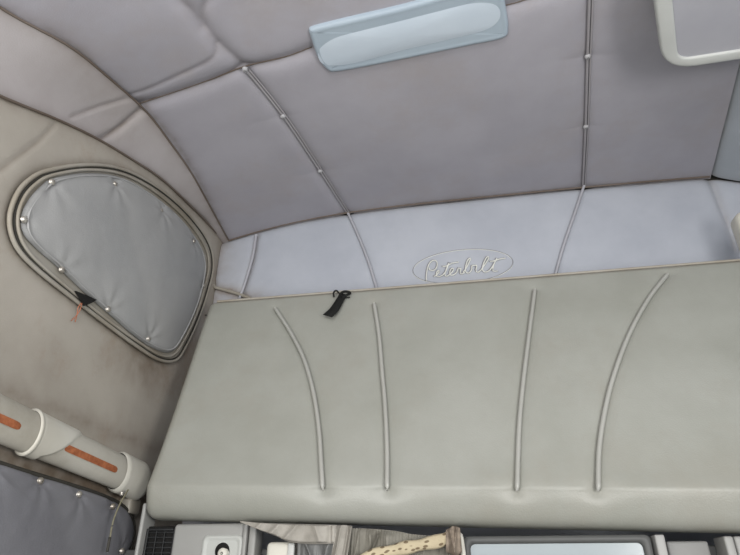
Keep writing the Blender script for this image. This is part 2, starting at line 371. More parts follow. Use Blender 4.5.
mbL.add(*tube(Po, .0012, 6, closed=True, ref=(0, 1, 0))); mbD.add(*tube(Po+np.array([0, -.0005, .0022]), .0017, 6, closed=True, ref=(0, 1, 0)))
mbL.build('embossed_lettering', M['lettering'], wall_rear); mbD.build('emboss_shade_strokes', M['letter_shade'], wall_rear)

# ------------------------------------------------------------------ right cove, right wall, floor
s_, t_ = np.meshgrid(np.linspace(0, 1, 20), np.linspace(-.6, YR, 150), indexing='ij')
xe = xE(t_); ze = ztop(xe, t_)
P = np.stack([xe+(1.16-xe)*s_, t_, ze-.36*(xe+(1.16-xe)*s_-xe)-.0*s_], -1)
rc = Surf(P, P[..., :2], (0, .8, 0)); rc.disp -= .012*np.exp(-(P[..., 0]-xe)/.02); rc.dirt = .4*np.exp(-(P[..., 0]-xe)/.01)+.3*np.exp(-(YR-t_)/.012)
tag(rc.build('trim_3', M['rcove']), kind='structure')
s_, t_ = np.meshgrid(np.linspace(0, 1, 60), np.linspace(-.6, YR+.005, 80), indexing='ij')
ztR = ztop(xE(t_), t_)-.36*(1.16-xE(t_))
P = np.stack([1.155+0*s_, t_, -EYE+(ztR+EYE)*s_], -1)
wr = Surf(P, P[..., 1:], (0, .8, 0)); tag(wr.build('wall_right', M['rcove']), kind='structure')
tag(mesh('floor', *rbox((-1.02, -.6, -EYE-.04), (1.18, YR+.03, -EYE), .004), M['floor'], smooth=False), kind='structure')

# ------------------------------------------------------------------ upper bunk
def zbot(x): return .135-.033*(x+.87)
prof = smooth_line([(1.77, .83), (1.745, .862), (1.722, .874), (1.705, .868), (1.697, .850), (1.672, .78), (1.62, .62), (1.555, .43), (1.507, .285), (1.475, .195), (1.474, .175), (1.482, .145), (1.493, .120), (1.508, .105), (1.53, .099), (1.56, .10), (1.60, .12)], 14)
prof = resample(prof, .006)
nx = 330; BX0, BX1 = -.885, .99
dprof = np.gradient(prof, axis=0); nprof = np.stack([-dprof[:, 1], dprof[:, 0]], 1); nprof /= np.linalg.norm(nprof, axis=1)[:, None]
if nprof[len(prof)//2, 0] > 0: nprof = -nprof
xs = np.linspace(BX0, BX1, nx)
Pb = np.zeros((nx, len(prof), 3)); arc = np.r_[0, np.cumsum(np.linalg.norm(np.diff(prof, axis=0), axis=1))]
rr = .03
for i, x in enumerate(xs):
    e = min(x-BX0, BX1-x); ins = 0
    if e < rr: ins = rr-math.sqrt(max(0, rr*rr-(rr-e)**2))
    pz = prof[:, 1]; w = np.clip((.45-pz)/.3, 0, 1)
    Pb[i, :, 0] = x-.018*np.clip(pz-.2, 0, 1)*(1 if x < 0 else 0)*(1-np.clip((x-BX0)/.5, 0, 1))
    Pb[i, :, 1] = prof[:, 0]-nprof[:, 0]*ins; Pb[i, :, 2] = pz+(zbot(x)-.1)*w-nprof[:, 1]*ins
bk = Surf(Pb, np.stack(np.broadcast_arrays(xs[:, None], arc[None]), -1), (0, 0, 0))
nn = np.stack([np.zeros(len(prof)), nprof[:, 0], nprof[:, 1]], -1); bk.N = np.broadcast_to(nn[None], Pb.shape).copy()
bk.flip = False
bk.d = np.where((bk.N*bk.P).sum(-1) > -.02, -1.0, bk.d); bk.d[:, :np.argmax(prof[:, 1])+4] = -1
ribs = [[(275, 308), (292, 335), (305, 362), (314, 395), (319, 430), (321, 460), (323, 490)],
        [(374, 303), (379, 335), (382, 370), (385, 405), (387, 450), (387, 491)],
        [(535, 289), (529, 335), (523, 385), (519, 430), (517, 491)],
        [(668, 274), (648, 300), (629, 335), (614, 375), (605, 410), (599, 450), (598, 491)]]
face = np.clip((bk.P[..., 2]-.16)/.06, 0, 1)*np.clip((.86-bk.P[..., 2])/.05, 0, 1)
bk.disp += .004*noise2(bk.M[..., 0], bk.M[..., 1], 5, 21)*face
bk.disp += .0015*np.exp(-((bk.P[..., 2]-.175)/.03)**2); bk.base_disp = bk.disp.copy()
for r_ in ribs:
    L_ = bk.groove(r_, .008, .02, .08, .012)
    end = L_[-1][2]; d = bk.M-end; bk.disp -= .006*np.exp(-(np.abs(d[..., 0])/.06)**1.5-(np.abs(d[..., 1])/.02)**2)
zz = bk.P[..., 2]
bk.dirt = np.maximum(bk.dirt, .75*np.exp(-np.abs(zz-.872)/.006)*(bk.P[..., 1] < 1.75)); bk.dirt = np.maximum(bk.dirt, .25*np.exp(-np.abs(zz-(zbot(bk.P[..., 0])-.02))/.015))
bk.dirt = np.maximum(bk.dirt, .35*np.exp(-(bk.P[..., 0]-BX0)/.012))
bunk = empty('upper_bunk', (0, 1.62, .1))
tag(bunk, 'large padded pale grey vinyl bunk folded up against the rear wall with curved ribs', 'bunk')
V = (bk.P+bk.N*bk.disp[..., None]).reshape(-1, 3); mm = len(prof)
F = gridfaces(nx, mm)
F += [(i*mm, (i+1)*mm, (i+2)*mm-1, (i+1)*mm-1) for i in range(nx-1)]       # closing back panel
F += [tuple(range(mm)), tuple((nx-1)*mm+k for k in range(mm))[::-1]]
cush = mesh('cushion', V, F, M['bunk'], bunk, dirt=bk.dirt.ravel())
for r_ in ribs:
    L_ = bk.lift(r_, .0015); P = resample(L_, .01); k = len(P)
    rad = .0062*np.clip(np.minimum(np.arange(k), np.arange(k)[::-1])/1.5+.5, 0, 1); mb = MB(); mb.add(*tube(P, rad, 10)); mb.build('rib', M['bunkpipe'], cush)
P = np.array([[x, 1.712, .8775] for x in np.linspace(BX0+.02, BX1-.02, 80)]); mb = MB(); mb.add(*tube(P, .0045, 8)); mb.build('edge_piping', M['trimr'], bunk)
mb = MB(); p, n, _, bd_ = bk.at((199, 315)); dome(p, n, .004, .002, mb, .002); mb.build('snap', M['gasket'], bunk)
for x in (-.7, .06, .8):
    mb = MB(); mb.add(*rbox((x-.03, 1.775, .72), (x+.03, YR-.012, .76), .008)); mb.build('hinge_bracket', M['fascia_d'], bunk)

# black webbing strap over the bunk's top edge
strap = empty('webbing_strap', bk.at((342, 296))[0]); tag(strap, 'short black webbing strap hanging over the top edge of the bunk', 'strap')
def ribbon(P, W, th=.0015, uv=False):
    P = np.asarray(P, float); W = np.asarray(W, float); T = np.gradient(P, axis=0); N_ = np.cross(T, W); N_ /= np.linalg.norm(N_, axis=1)[:, None]+1e-12
    V = np.stack([P-W, P+W, P+W+N_*th, P-W+N_*th], 1).reshape(-1, 3); n = len(P)
    return V, gridfaces(n, 4, False, True)+[(0, 1, 2, 3), tuple((n-1)*4+k for k in (3, 2, 1, 0))]
cl = smooth_line([(344, 296), (341, 302), (338, 308), (335, 314), (329, 321)], 5); P = []
for i, q in enumerate(cl):
    p, n, _, bd_ = bk.at(q); n = np.array([0, -.93, .3]); P.append(p+n*(bd_+.010+.016*(i/len(cl))**1.5))
P = np.array(P); wd = np.linspace(.012, .0155, len(P)); mb = MB(); W = np.stack([wd, wd*0, -wd*(.38)], 1); mb.add(*ribbon(P, W, .002)); mb.build('tail', M['black'], strap)
mb = MB(); b0 = bk.at((342, 297))[0]+np.array([0, -.014, 0])
def loc2(q, dy=0): r = onY(q, b0[1]+dy); return r
mb.add(*tube(resample(smooth_line([loc2((334, 297)), loc2((333.5, 293), -.004), loc2((336, 290.5), -.006), loc2((338.5, 292.5), -.006), loc2((341, 295), -.003)], 6), .003), .0032, 8)); mb.build('loop', M['black'], strap)
mb = MB(); mb.add(*tube(resample(smooth_line([loc2((339, 297)), loc2((342, 292.5), -.01), loc2((346, 291.5), -.01), loc2((350.5, 293), -.005), loc2((347, 295), 0), loc2((342, 298), -.004)], 6), .003), .0045, 8))
mb.add(*tube(resample(smooth_line([loc2((342, 296.5)), loc2((347, 297.5)), loc2((350, 297.3))], 4), .003), .0022, 6)); mb.build('knot', M['black'], strap)

# cream latch housing at the right end
lt = empty('latch_housing', (1.0, 1.72, .885)); tag(lt, 'rounded cream plastic housing standing above right end of the bunk', 'latch')
p = onY((746, 232), 1.74)
mb = MB(); mb.add(*rbox((p[0]-.028, 1.70, .878), (p[0]+.05, 1.78, p[2]+.065), .025, 5)); mb.build('cover', M['white'], lt)
mb = MB(); dome((p[0]+.012, 1.70, p[2]+.01), (0, -1, 0), .008, .004, mb); mb.build('screw', M['snap'], lt)

# ------------------------------------------------------------------ polar patches (window covers)
def polar(outline, ctr, fn, nr=46, power=.8):
    O = np.array(outline); c = np.array(ctr); n = len(O); V = []; info = []
    for i in range(1, nr+1):
        r = (i/nr)**power
        for k in range(n): V.append(c+(O[k]-c)*r); info.append((r, k/n))
    V.append(c); info.append((0, 0)); V = np.array(V); info = np.array(info)
    V = fn(V, info)
    F = gridfaces(nr, n, False, True)+[(n*nr, k, (k+1) % n) for k in range(n)]
    return V, F, info
def wall_pts(px, x0, n=6, closed=True): return np.array([onX(q, x0) for q in smooth_line(px, n, closed)])
# porthole frame
Po = resample(np.r_[w := wall_pts(PORT_OUT, -.992), w[:1]], .012)[:-1]
mb = MB(); mb.add(*tube(Po, .0055, 8, closed=True, ref=(1, 0, 0)))
window1 = tag(mb.build('window_1', M['trimr']), kind='structure')
PORT_IN = [(50, 176), (84, 170), (118, 173), (148, 187), (180, 213), (202, 241), (209, 263), (204, 288), (196, 315), (183, 342), (173, 355), (160, 355), (140, 343), (108, 320), (78, 296), (48, 271), (28, 251), (19, 233), (18, 214), (25, 196), (36, 184)]
ctrP = Po.mean(0)
mb = MB(); mb.add(*tube(ctrP+(Po-ctrP)*.978+np.array([.001, 0, 0]), .0028, 8, closed=True, ref=(1, 0, 0))); mb.build('gasket', M['gasket'], window1)
mb = MB(); g = wall_pts(PORT_IN, -.988); g = resample(np.r_[g, g[:1]], .012)[:-1]; mb.add(*tube(g, .0045, 8, closed=True, ref=(1, 0, 0))); mb.build('inner_trim', M['trimr'], window1)
V, F, _ = polar(Po, ctrP, lambda V, i: V*np.array([1, 1, 1])+np.array([.0, 0, 0]), nr=3); mesh('backing', V+np.array([-.001, 0, 0]), F, M['trimr'], window1)
# vinyl cover with snaps
COVER = [(54, 178), (84, 173), (118, 176), (146, 190), (177, 215), (199, 243), (206, 264), (203, 288), (195, 313), (182, 340), (172, 352), (158, 350), (138, 338), (110, 314), (84, 291), (60, 268), (36, 247), (24, 232), (23, 214), (31, 198), (42, 186)]
SN = [(50, 181), (114, 183), (161, 210), (194, 241), (204, 286), (21.5, 219), (60, 270), (107, 310), (148, 340)]
def inset_px(q, c=(115, 260), k=.985): return (c[0]+(q[0]-c[0])*k, c[1]+(q[1]-c[1])*k)
CO = wall_pts(COVER, -.985); cc = CO.mean(0); snp = [onX(inset_px(q), -.985) for q in SN]
def coverfn(snaps, seed, puff=.022, amp=.0035, pk=.0045):
    def fn(V, info):
        r = info[:, 0]; d = puff*(1-r**3)+.003
        d += amp*noise2(V[:, 1], V[:, 2], 9, seed)*(1-.4*r)
        for k, s in enumerate(snaps):
            e = V-s; dist = np.linalg.norm(e, axis=1); ang = np.arctan2(e[:, 2], e[:, 1])
            d += -.006*np.exp(-(dist/.02)**2)+pk*np.cos(ang*6+k)*np.exp(-dist/.05)*(1-np.exp(-(dist/.012)**2))
        d[r > .995] = -.004
        V = V.copy(); V[:, 0] += d; return V
    return fn
cov = empty('window_cover', cc); tag(cov, 'grey vinyl cover snapped over the teardrop window high on left wall', 'window cover')
V, F, info = polar(resample(np.r_[CO, CO[:1]], .012)[:-1], cc, coverfn(snp, 4, pk=.003), nr=60)
dirt = .5*np.clip((info[:, 0]-.93)/.07, 0, 1)+.55*np.exp(-((V[:, 1]-1.80)/.05)**2-((V[:, 2]-.85)/.13)**2)  # darker along the rim and around one spot near the rear end
mesh('fabric', V, F, M['cover'], cov, dirt=dirt)
hem = CO+(cc-CO)*.03+np.array([.004, 0, 0]); mb = MB(); mb.add(*tube(resample(np.r_[hem, hem[:1]], .014)[:-1], .003, 6, closed=True, ref=(1, 0, 0))); mb.build('hem', M['cover'], cov)
for s in snp: mb = MB(); dome(s+np.array([.003, 0, 0]), (1, 0, 0), .0085, .006, mb); mb.build('snap', M['snap'], cov)
# torn corner and loose wires
mb = MB(); T_ = [onX(q, -.982) for q in [(74, 291), (84, 295), (95, 300), (90, 303), (83, 306), (79, 299)]]; T2 = [t+np.array([.006, 0, 0]) for t in T_]
mb.add(T_+T2, [(0, 1, 2, 3, 4, 5), (11, 10, 9, 8, 7, 6)]+[(k, (k+1) % 6, 6+(k+1) % 6, 6+k) for k in range(6)]); mb.build('torn_gasket', M['hole'], window1, smooth=False)
wire = empty('loose_wires', onX((82, 304), -.98)); tag(wire, 'thin copper pink wires poking from beneath the teardrop window cover', 'wire')
for L_ in ([(82, 303), (80, 310), (76, 316), (71, 321)], [(81, 303), (78, 308), (77, 315), (75, 322)]):
    mb = MB(); mb.add(*tube(resample(smooth_line([onX(q, -.980-.004*k) for k, q in enumerate(L_)], 5), .004), .0012, 6)); mb.build('wire_strand', M['pink'], wire)

# lower window with cover
LOW = [(-60, 444), (-20, 457), (20, 470), (60, 482), (95, 493), (118, 503), (130, 515), (134, 530), (130, 550), (118, 580), (90, 620), (40, 640), (-40, 640), (-90, 600), (-100, 480)]
LO = wall_pts(LOW, -.975); lc = LO.mean(0)
LOr = resample(np.r_[LO, LO[:1]], .012)[:-1]
mb = MB(); mb.add(*tube(LOr, .006, 8, closed=True, ref=(1, 0, 0))); V, F, _ = polar(LOr, lc, lambda V, i: V, nr=3); mb.add(V+np.array([-.008, 0, 0]), F)
V2 = np.concatenate([LOr*1.0+np.array([-.022, 0, 0])]); window2 = tag(mb.build('window_2', M['gasket']), kind='structure')
SN2 = [(38, 481), (77, 494.5), (111, 506.5), (120, 551), (-8, 468)]
snp2 = [onX(q, -.97) for q in SN2]
L2 = lc+(LOr-lc)*.975+np.array([.004, 0, 0])
cov2 = empty('window_cover', lc); tag(cov2, 'slate grey snapped window cover low on left wall below the rail', 'window cover')
V, F, info = polar(L2, lc, coverfn(snp2, 14, .02, .006, .002), nr=60); mesh('fabric', V, F, M['cover2'], cov2, dirt=.6*np.clip((info[:, 0]-.95)/.05, 0, 1))
for s in snp2: mb = MB(); dome(s+np.array([.006, 0, 0]), (1, 0, 0), .008, .006, mb); mb.build('snap', M['snap'], cov2)

# ------------------------------------------------------------------ padded rail
RX = -.966; RR = .046; FL = .66
ax = np.array([onX(q, RX) for q in [(-140, 358), (0, 419), (101, 464), (137, 480)]]); ax = ax[[0, 1, 2, 3]]
a0, a1 = ax[1], ax[3]; dr = (a1-a0)/(a1[1]-a0[1])
def axis(y): return a0+dr*(y-a0[1])
def flatten(V): return [np.array([RX+(v[0]-RX)*FL, v[1], v[2]]) for v in V]
y_at = lambda q: onX(q, RX)[1]
rail = empty('grab_rail', axis(1.2)); tag(rail, 'stained ivory padded rail running along left wall under the teardrop window', 'rail')
mb = MB(); tv, tf = tube([axis(y) for y in np.linspace(.6, a1[1]+.01, 60)], RR*.98, 28); mb.add(flatten(tv), tf); mb.build('tube', M['rail'], rail)
def shell(ya, yb, r, phis, th=.004, nyy=14):       # part of a sleeve round the rail; phi measured from +x towards +z
    G = []
    for k, ph in enumerate(phis):
        A, B = (ya(ph) if callable(ya) else ya), (yb(ph) if callable(yb) else yb)
        for y in np.linspace(A, B, nyy):
            u = (y-A)/max(1e-6, B-A); rr_ = r-.006*(max(0, abs(u-.5)*2-.85)/.15)**2
            G.append(axis(y)+np.array([cos(ph)*FL, 0, sin(ph)])*rr_)
    G = np.array(G); n = len(phis)
    return G, gridfaces(n, nyy, flip=False)
phc = math.atan2(-.28, .95)
for q0, q1 in (((-90, 382), (13, 426)), ((52, 444), (110, 469))):
    ya, yb = y_at(q0), y_at(q1)
    f1 = lambda ph: ya+.006*abs((ph-phc-.08)/.17)**3; f2 = lambda ph: yb-.008*abs((ph-phc-.08)/.17)**3
    V, F = shell(f1, f2, RR*.98+.0028, np.linspace(phc-.09, phc+.25, 9)); mb = MB(); mb.add(V, F); mb.build('wood_strip', M['orange'], rail)
yL, yT, yBt = y_at((28, 433)), y_at((74, 445)), y_at((40, 440))
phs = np.linspace(-2.2, 2.3, 40)
fR = lambda ph: yBt+(yT+.02-yBt)*np.clip((ph+1.0)/2.5, 0, 1)**.8
V, F = shell(yL, fR, RR+.0045, phs); mb = MB(); mb.add(V, F)
V2, F2 = shell(yL-.003, yL+.008, RR+.0062, phs, nyy=6); mb.add(V2, F2); mb.build('sleeve', M['white'], rail)
V, F = shell(y_at((116, 473)), y_at((140, 483)), RR+.008, np.linspace(-pi, pi, 40)); mb = MB(); mb.add(V, F)
e = axis(y_at((140, 483))); mb.add([e+np.array([cos(t)*FL, 0, sin(t)])*(RR+.003) for t in np.linspace(0, 2*pi, 24)[:-1]], [tuple(range(23))]); mb.build('end_cap', M['white'], rail)
mb = MB(); mb.add(*rbox(e+np.array([-.045, -.03, -.09]), e+np.array([.0, .03, -.045]), .01)); mb.build('end_bracket', M['trimr'], rail)
mb = MB(); s = axis(y_at((120, 478)))+np.array([.015, 0, -.055]); dome(s, (.4, -.3, -1), .006, .006, mb); mb.build('screw', M['snap'], rail)
mb = MB(); hp = onX((137, 467), -.97); mb.add(*rbox(hp-np.array([.025, .03, .006]), hp+np.array([.02, .02, .006]), .004)); mb.build('clip', M['snap'], rail)
cord = empty('pull_cord', onX((128, 492), -.94)); tag(cord, 'thin khaki cord dangling from the rail end over the lower window cover', 'cord')
mb = MB(); cp = smooth_line([onX((128, 490), -.93), onX((125, 495), -.925), onX((119, 506), -.925), onX((113, 522), -.925), onX((110, 538), -.925)], 8); mb.add(*tube(resample(cp, .006), .0022, 6)); mb.build('string', M['cord'], cord)
mb = MB(); mb.add(*tube(resample(np.array([onX((110, 537), -.925), onX((107, 552), -.925)]), .006), .0035, 8)); mb.build('toggle', M['gasket'], cord)

# ------------------------------------------------------------------ ceiling lamp
def surfpts(s, px, h, n=6): return np.array([(lambda r: r[0]+r[1]*h)(s.at(q)) for q in smooth_line(px, n, True)])
LPX = [(311, 36), (309, 29), (315, 25), (350, 16), (400, 4), (445, -8), (492, -19), (501, -14), (506, 8), (508, 26), (503, 36), (470, 43), (420, 53), (370, 63), (338, 69), (328, 68), (318, 56)]
def flat(Pn):
    A = np.c_[Pn[:, :2], np.ones(len(Pn))]; k, *_ = np.linalg.lstsq(A, Pn[:, 2], rcond=None); Q = Pn.copy(); Q[:, 2] = A@k; return Q, k
base, kpl = flat(surfpts(ce, LPX, .0)); lcx = base.mean(0)
lamp = empty('ceiling_lamp', lcx); tag(lamp, 'long rounded blue grey lamp with frosted lens fixed to the ceiling', 'lamp')
rings = [(1.0, -.006), (1.0, .012), (.985, .022), (.95, .028), (.90, .026), (.88, .021)]
dn = np.array([0, 0, -1.0]); V = []; nb = len(base)
ext = base-lcx
def inset(k): return lcx+ext*k if False else None
def ring(k, h):     # inset by a constant distance, not by scale
    T = np.roll(ext, -1, 0)-np.roll(ext, 1, 0); nn_ = np.stack([T[:, 1], -T[:, 0], 0*T[:, 0]], 1); nn_ /= np.linalg.norm(nn_, axis=1)[:, None]+1e-9
    sg = np.sign((nn_*ext).sum(1)); nn_ *= np.sign(np.median(sg)); return lcx+ext-nn_*k+dn*h
V = np.concatenate([ring(0, -.008), ring(0, .006), ring(.002, .011), ring(.006, .014), ring(.012, .015), ring(.018, .014)]); mb = MB(); mb.add(V, gridfaces(6, nb, False, True))
Vp, Fp, _ = polar(ring(.018, .014), lcx+dn*.014, lambda V, i: V, nr=4); mb.add(Vp, Fp); mb.build('bezel', M['bezel'], lamp)
LENS = [(318, 51), (322, 43), (336, 34), (360, 27), (400, 17), (440, 7), (470, 0), (490, 0), (499, 6), (498, 17), (484, 27), (444, 37), (400, 47), (360, 58), (336, 62), (322, 60)]
le = surfpts(ce, LENS, .0135); le[:, 2] = le[:, :2]@kpl[:2]+kpl[2]-.0145; lz = le.mean(0)
V, F, info = polar(le, lz, lambda V, i: V+np.stack([0*i[:, 0], 0*i[:, 0], -.007*(1-i[:, 0]**2)], 1), nr=16); mesh('lens', V, F, M['lens'], lamp)

# ------------------------------------------------------------------ overhead framed panel, top right
OZ = 1.235
OPX = [(648, -60), (652, -20), (655, 10), (658, 36), (663, 53), (672, 62), (688, 66), (710, 65), (735, 61), (790, 50), (860, 36), (858, -20), (850, -70), (750, -70)]
IPX = [(672, -50), (673, -20), (673, 10), (672, 36), (672, 48), (676, 55), (686, 57), (710, 55), (735, 50.5), (785, 40), (838, 28), (838, -20), (836, -58), (750, -58)]
def para(c, u, v, lu, lv, r, n=7):      # rounded parallelogram from a corner c along u and v
    out = []; k = .5523
    C_ = [c, c+u*lu, c+u*lu+v*lv, c+v*lv]
    for i in range(4):
        p, a_, b_ = C_[i], C_[i-1], C_[(i+1) % 4]; e1 = (a_-p)/np.linalg.norm(a_-p); e2 = (b_-p)/np.linalg.norm(b_-p)
        for t in np.linspace(0, 1, n): out.append(p+e1*r*(1-t)**2+e2*r*t**2)
        for t in (.25, .5, .75): out.append((p+e2*r)*(1-t)+(b_-e2*r)*t)
    return np.array(out)
pa, pb, pc_, pd = [onZ(q, OZ) for q in ((655, 5), (659.5, 40), (700, 66), (740, 60))]
pu = (pd-pc_)/np.linalg.norm(pd-pc_); pv = (pa-pb)/np.linalg.norm(pa-pb)
k_ = np.linalg.solve(np.stack([pu[:2], -pv[:2]], 1), (pb-pc_)[:2]); pcorner = pc_+pu*k_[0]
oo = para(pcorner, pu, pv, .36, .32, .085)
ia, ib = onZ((673.5, 10), OZ), onZ((710, 55.5), OZ); k_ = np.linalg.solve(np.stack([pu[:2], -pv[:2]], 1), (ia-ib)[:2]); ic = ib+pu*k_[0]
ii = para(ic, pu, pv, .36-2*np.linalg.norm(ic-pcorner)*.7, .32-2*np.linalg.norm(ic-pcorner)*.7, .035)
oc = oo.mean(0); op = empty('overhead_panel', oc+np.array([0, 0, .1])); tag(op, 'pale framed rectangular panel hanging below the ceiling at upper right', 'panel')
n = len(oo); up = np.array([0, 0, 1.0])
cin = oc+(oo-oc)*.985
R_ = [oo+up*.125+(oc-oo)*.12, oo+up*.02, oo+up*.008, cin+up*.001, oc+(oo-oc)*.96, ii+(oo-ii)*.15, ii+up*.002, ii+up*.008]
mb = MB(); mb.add(np.concatenate(R_), gridfaces(len(R_), n, False, True)); mb.build('frame', M['frame'], op)
V, F, _ = polar(ii+up*.007, ii.mean(0)+up*.007, lambda V, i: V, nr=4); mesh('inset_panel', V, F, M['inset'], op)

# ------------------------------------------------------------------ moulded fascia and things below the bunk
FY = 1.545
def yb(q0, q1, y, d=.01, r=.004):           # box on the plane y between two pixels, d deep to the rear
    a, b = onY(q0, y), onY(q1, y); return rbox((min(a[0], b[0]), y, min(a[2], b[2])), (max(a[0], b[0]), y+d, max(a[2], b[2])), r)
mb = MB(); mb.add(*rbox((-1.0, FY+.03, -EYE), (1.155, FY+.05, .062), .004)); mb.build('wall_lower', M['seal'], smooth=False)
tag(bpy.data.objects['wall_lower'], kind='structure')
tag(mesh('trim_11', *rbox((-1.0, FY+.04, .04), (1.155, YR+.02, .06), .004), M['seal']), kind='structure')
HY = np.r_[np.linspace(-.6, YR+.03, 60)]; G = []
for y in HY:
    x_, z_ = float(xA(y)), float(zA(y)); e_ = float(xE(y))
    G.append([(-1.03, y, -EYE-.03), (-1.03, y, min(float(zB(y)), z_-.01)+.02), (x_-.05, y, z_+.03), (-.5, y, 1.42), (0, y, 1.43), (e_, y, 1.42), (1.19, y, 1.36), (1.19, y, -EYE-.03)])
hn = len(HY); tag(mesh('light_block_hull', np.array(G).reshape(-1, 3), gridfaces(hn, 8, False, True)+[tuple((hn-1)*8+k for k in range(8))], M['gasket'], smooth=False), kind='structure')  # unseen dark hull added behind the panels to stop light leaking in
mb = MB(); mb.add(*rbox((-1.0, 1.30, -.06), (1.155, FY+.03, -.03), .008)); tag(mb.build('trim_4', M['fascia']), kind='structure')
def zline(q, y=FY): return onY(q, y)
xa_, xb_ = zline((178, 540))[0], zline((246, 540))[0]
# left pillar, vent and latch panel
mb = MB(); mb.add(*rbox((onY((136, 540), 1.51)[0], 1.51, -.031), (zline((147, 540))[0], FY+.03, .175), .014, 4)); tag(mb.build('trim_5', M['fascia']), kind='structure')
va, vb = zline((149, 540))[0], zline((174, 540))[0]
vent = empty('air_vent', ((va+vb)/2, FY, -.02)); tag(vent, 'narrow black slatted vent under the left end of bunk', 'vent')
mb = MB(); mb.add(*rbox((va-.006, FY-.004, -.02), (vb+.006, FY+.03, .118), .004)); mb.build('backing', M['hole'], vent)
mb = MB()
for x in (va-.004, vb+.001): mb.add(*rbox((x, FY-.014, -.02), (x+.006, FY, .112), .002))
mb.add(*rbox((va, FY-.014, .106), (vb, FY, .112), .002)); mb.build('frame', M['grille'], vent)
for k in range(10): mb = MB(); z = -.012+k*.0125; mb.add(*rbox((va, FY-.010, z), (vb, FY-.003, z+.004), .0015)); mb.build('slat', M['grille'], vent)
for k in range(2): mb = MB(); x = va+(k+1)*(vb-va)/3; mb.add(*rbox((x-.0015, FY-.012, -.018), (x+.0015, FY-.003, .108), .001)); mb.build('divider', M['grille'], vent)
mb = MB(); mb.add(*rbox((vb+.006, 1.523, -.031), (xb_, FY+.03, .122), .010, 4)); panel = tag(mb.build('trim_6', M['fascia']), kind='structure')
mb = MB(); mb.add(*rbox((xb_+.001, 1.515, -.031), (xb_+.012, FY+.03, .118), .004, 3)); mb.add(*rbox((xb_+.016, 1.518, -.031), (xb_+.036, FY+.03, .116), .006, 3)); tag(mb.build('trim_7', M['fascia']), kind='structure')
lp0, lp1 = onY((205, 541), 1.523), onY((241, 541), 1.523)
cx, cz = (lp0[0]+lp1[0])/2, lp0[2]-.042; hw = (lp1[0]-lp0[0])/2
latch = empty('recessed_latch', (cx, 1.523, cz-.04)); tag(latch, 'square satin recess with a round black socket and white knob', 'latch')
def rsq(h, r, z=0, n=8):
    out = []
    for k, (sx, sz) in enumerate([(1, 1), (-1, 1), (-1, -1), (1, -1)]):
        for t in np.linspace(0, pi/2, n): a = t+k*pi/2; out.append((cx+sx*(h-r)+r*cos(a), 1.523, cz+sz*(h-r)+r*sin(a)))
    return np.array(out)
bk_ = np.array([0, 1.0, 0]); R_ = [rsq(hw+.006, .014), rsq(hw+.004, .013)-bk_*.004, rsq(hw-.002, .012)-bk_*.005, rsq(hw-.006, .010)-bk_*.001, rsq(hw-.010, .010)+bk_*-.0015]
mb = MB(); mb.add(np.concatenate(R_), gridfaces(5, 32, False, True)); mb.add(R_[4], [tuple(range(32))]); mb.build('recess_plate', M['chrome'], latch)
kx, kz = onY((222, 551), 1.520)[[0, 2]]
mb = MB(); dome((kx, 1.522, kz), (0, -1, 0), .020, .004, mb, seg=24); mb.build('socket', M['hole'], latch)
mb = MB(); mb.add(*tube([(kx+.008, 1.520, kz-.006), (kx+.008, 1.505, kz-.006)], .012, 20)); dome((kx+.008, 1.507, kz-.006), (0, -1, 0), .013, .006, mb); mb.build('knob', M['white'], latch)
# white bin behind
bx0, bx1 = zline((272, 545))[0], zline((298, 545))[0]
bn = empty('storage_bin', ((bx0+bx1)/2, 1.525, -.03)); tag(bn, 'pale rounded plastic bin standing behind the crumpled brown grey cloth', 'bin')
mb = MB(); mb.add(*rbox((bx0, 1.500, -.03), (bx1, 1.570, .075), .012, 4)); mb.build('body', M['white'], bn)
mb = MB(); mb.add(*rbox((bx1-.012, 1.493, -.03), (bx1+.006, 1.505, .072), .005)); mb.build('rim', M['frame'], bn)
# crumpled cloths: sheets between an upper and a lower edge given along x
def drape(name, top, bot, y, label, mat, folds, seed, depth=.018, nx_=120, nz=36, group=None):
    T = resample(np.array([onY(q, y) for q in smooth_line(top, 6)]), .002); B = resample(np.array([onY(q, y) for q in smooth_line(bot, 6)]), .002)
    T = T[np.linspace(0, len(T)-1, nx_).astype(int)]; B = B[np.linspace(0, len(B)-1, nx_).astype(int)]
    v = np.linspace(0, 1, nz); P = T[:, None]*(1-v[None, :, None])+B[:, None]*v[None, :, None]
    u = np.linspace(0, 1, nx_)[:, None]+0*v[None]; vv = v[None]+0*u
    d = depth*.5*noise2(P[..., 0], P[..., 2], 15, seed)
    for (u0, u1, w, a) in folds: d += a*np.exp(-np.abs((u-(u0+(u1-u0)*vv))/w)**1.4)
    edge = np.minimum(np.minimum(u, 1-u)/.04, np.minimum(vv, 1-vv)/.1); d = d*np.clip(edge, 0, 1)+.01*np.sqrt(np.clip(edge, 0, 1))
    Q = P.copy(); Q[..., 1] -= d; Bk = P.copy(); Bk[..., 1] += .006
    V = np.concatenate([Q.reshape(-1, 3), Bk.reshape(-1, 3)]); F = gridfaces(nx_, nz); N0 = nx_*nz; F += [tuple(N0+i for i in f[::-1]) for f in F]
    bd = [i*nz for i in range(nx_)]+[(nx_-1)*nz+j for j in range(1, nz)]+[i*nz+nz-1 for i in range(nx_-2, -1, -1)]+[j for j in range(nz-2, 0, -1)]
    F += [(bd[k], bd[(k+1) % len(bd)], N0+bd[(k+1) % len(bd)], N0+bd[k]) for k in range(len(bd))]
    o = mesh(name, V, F, mat); return tag(o, label, 'cloth')
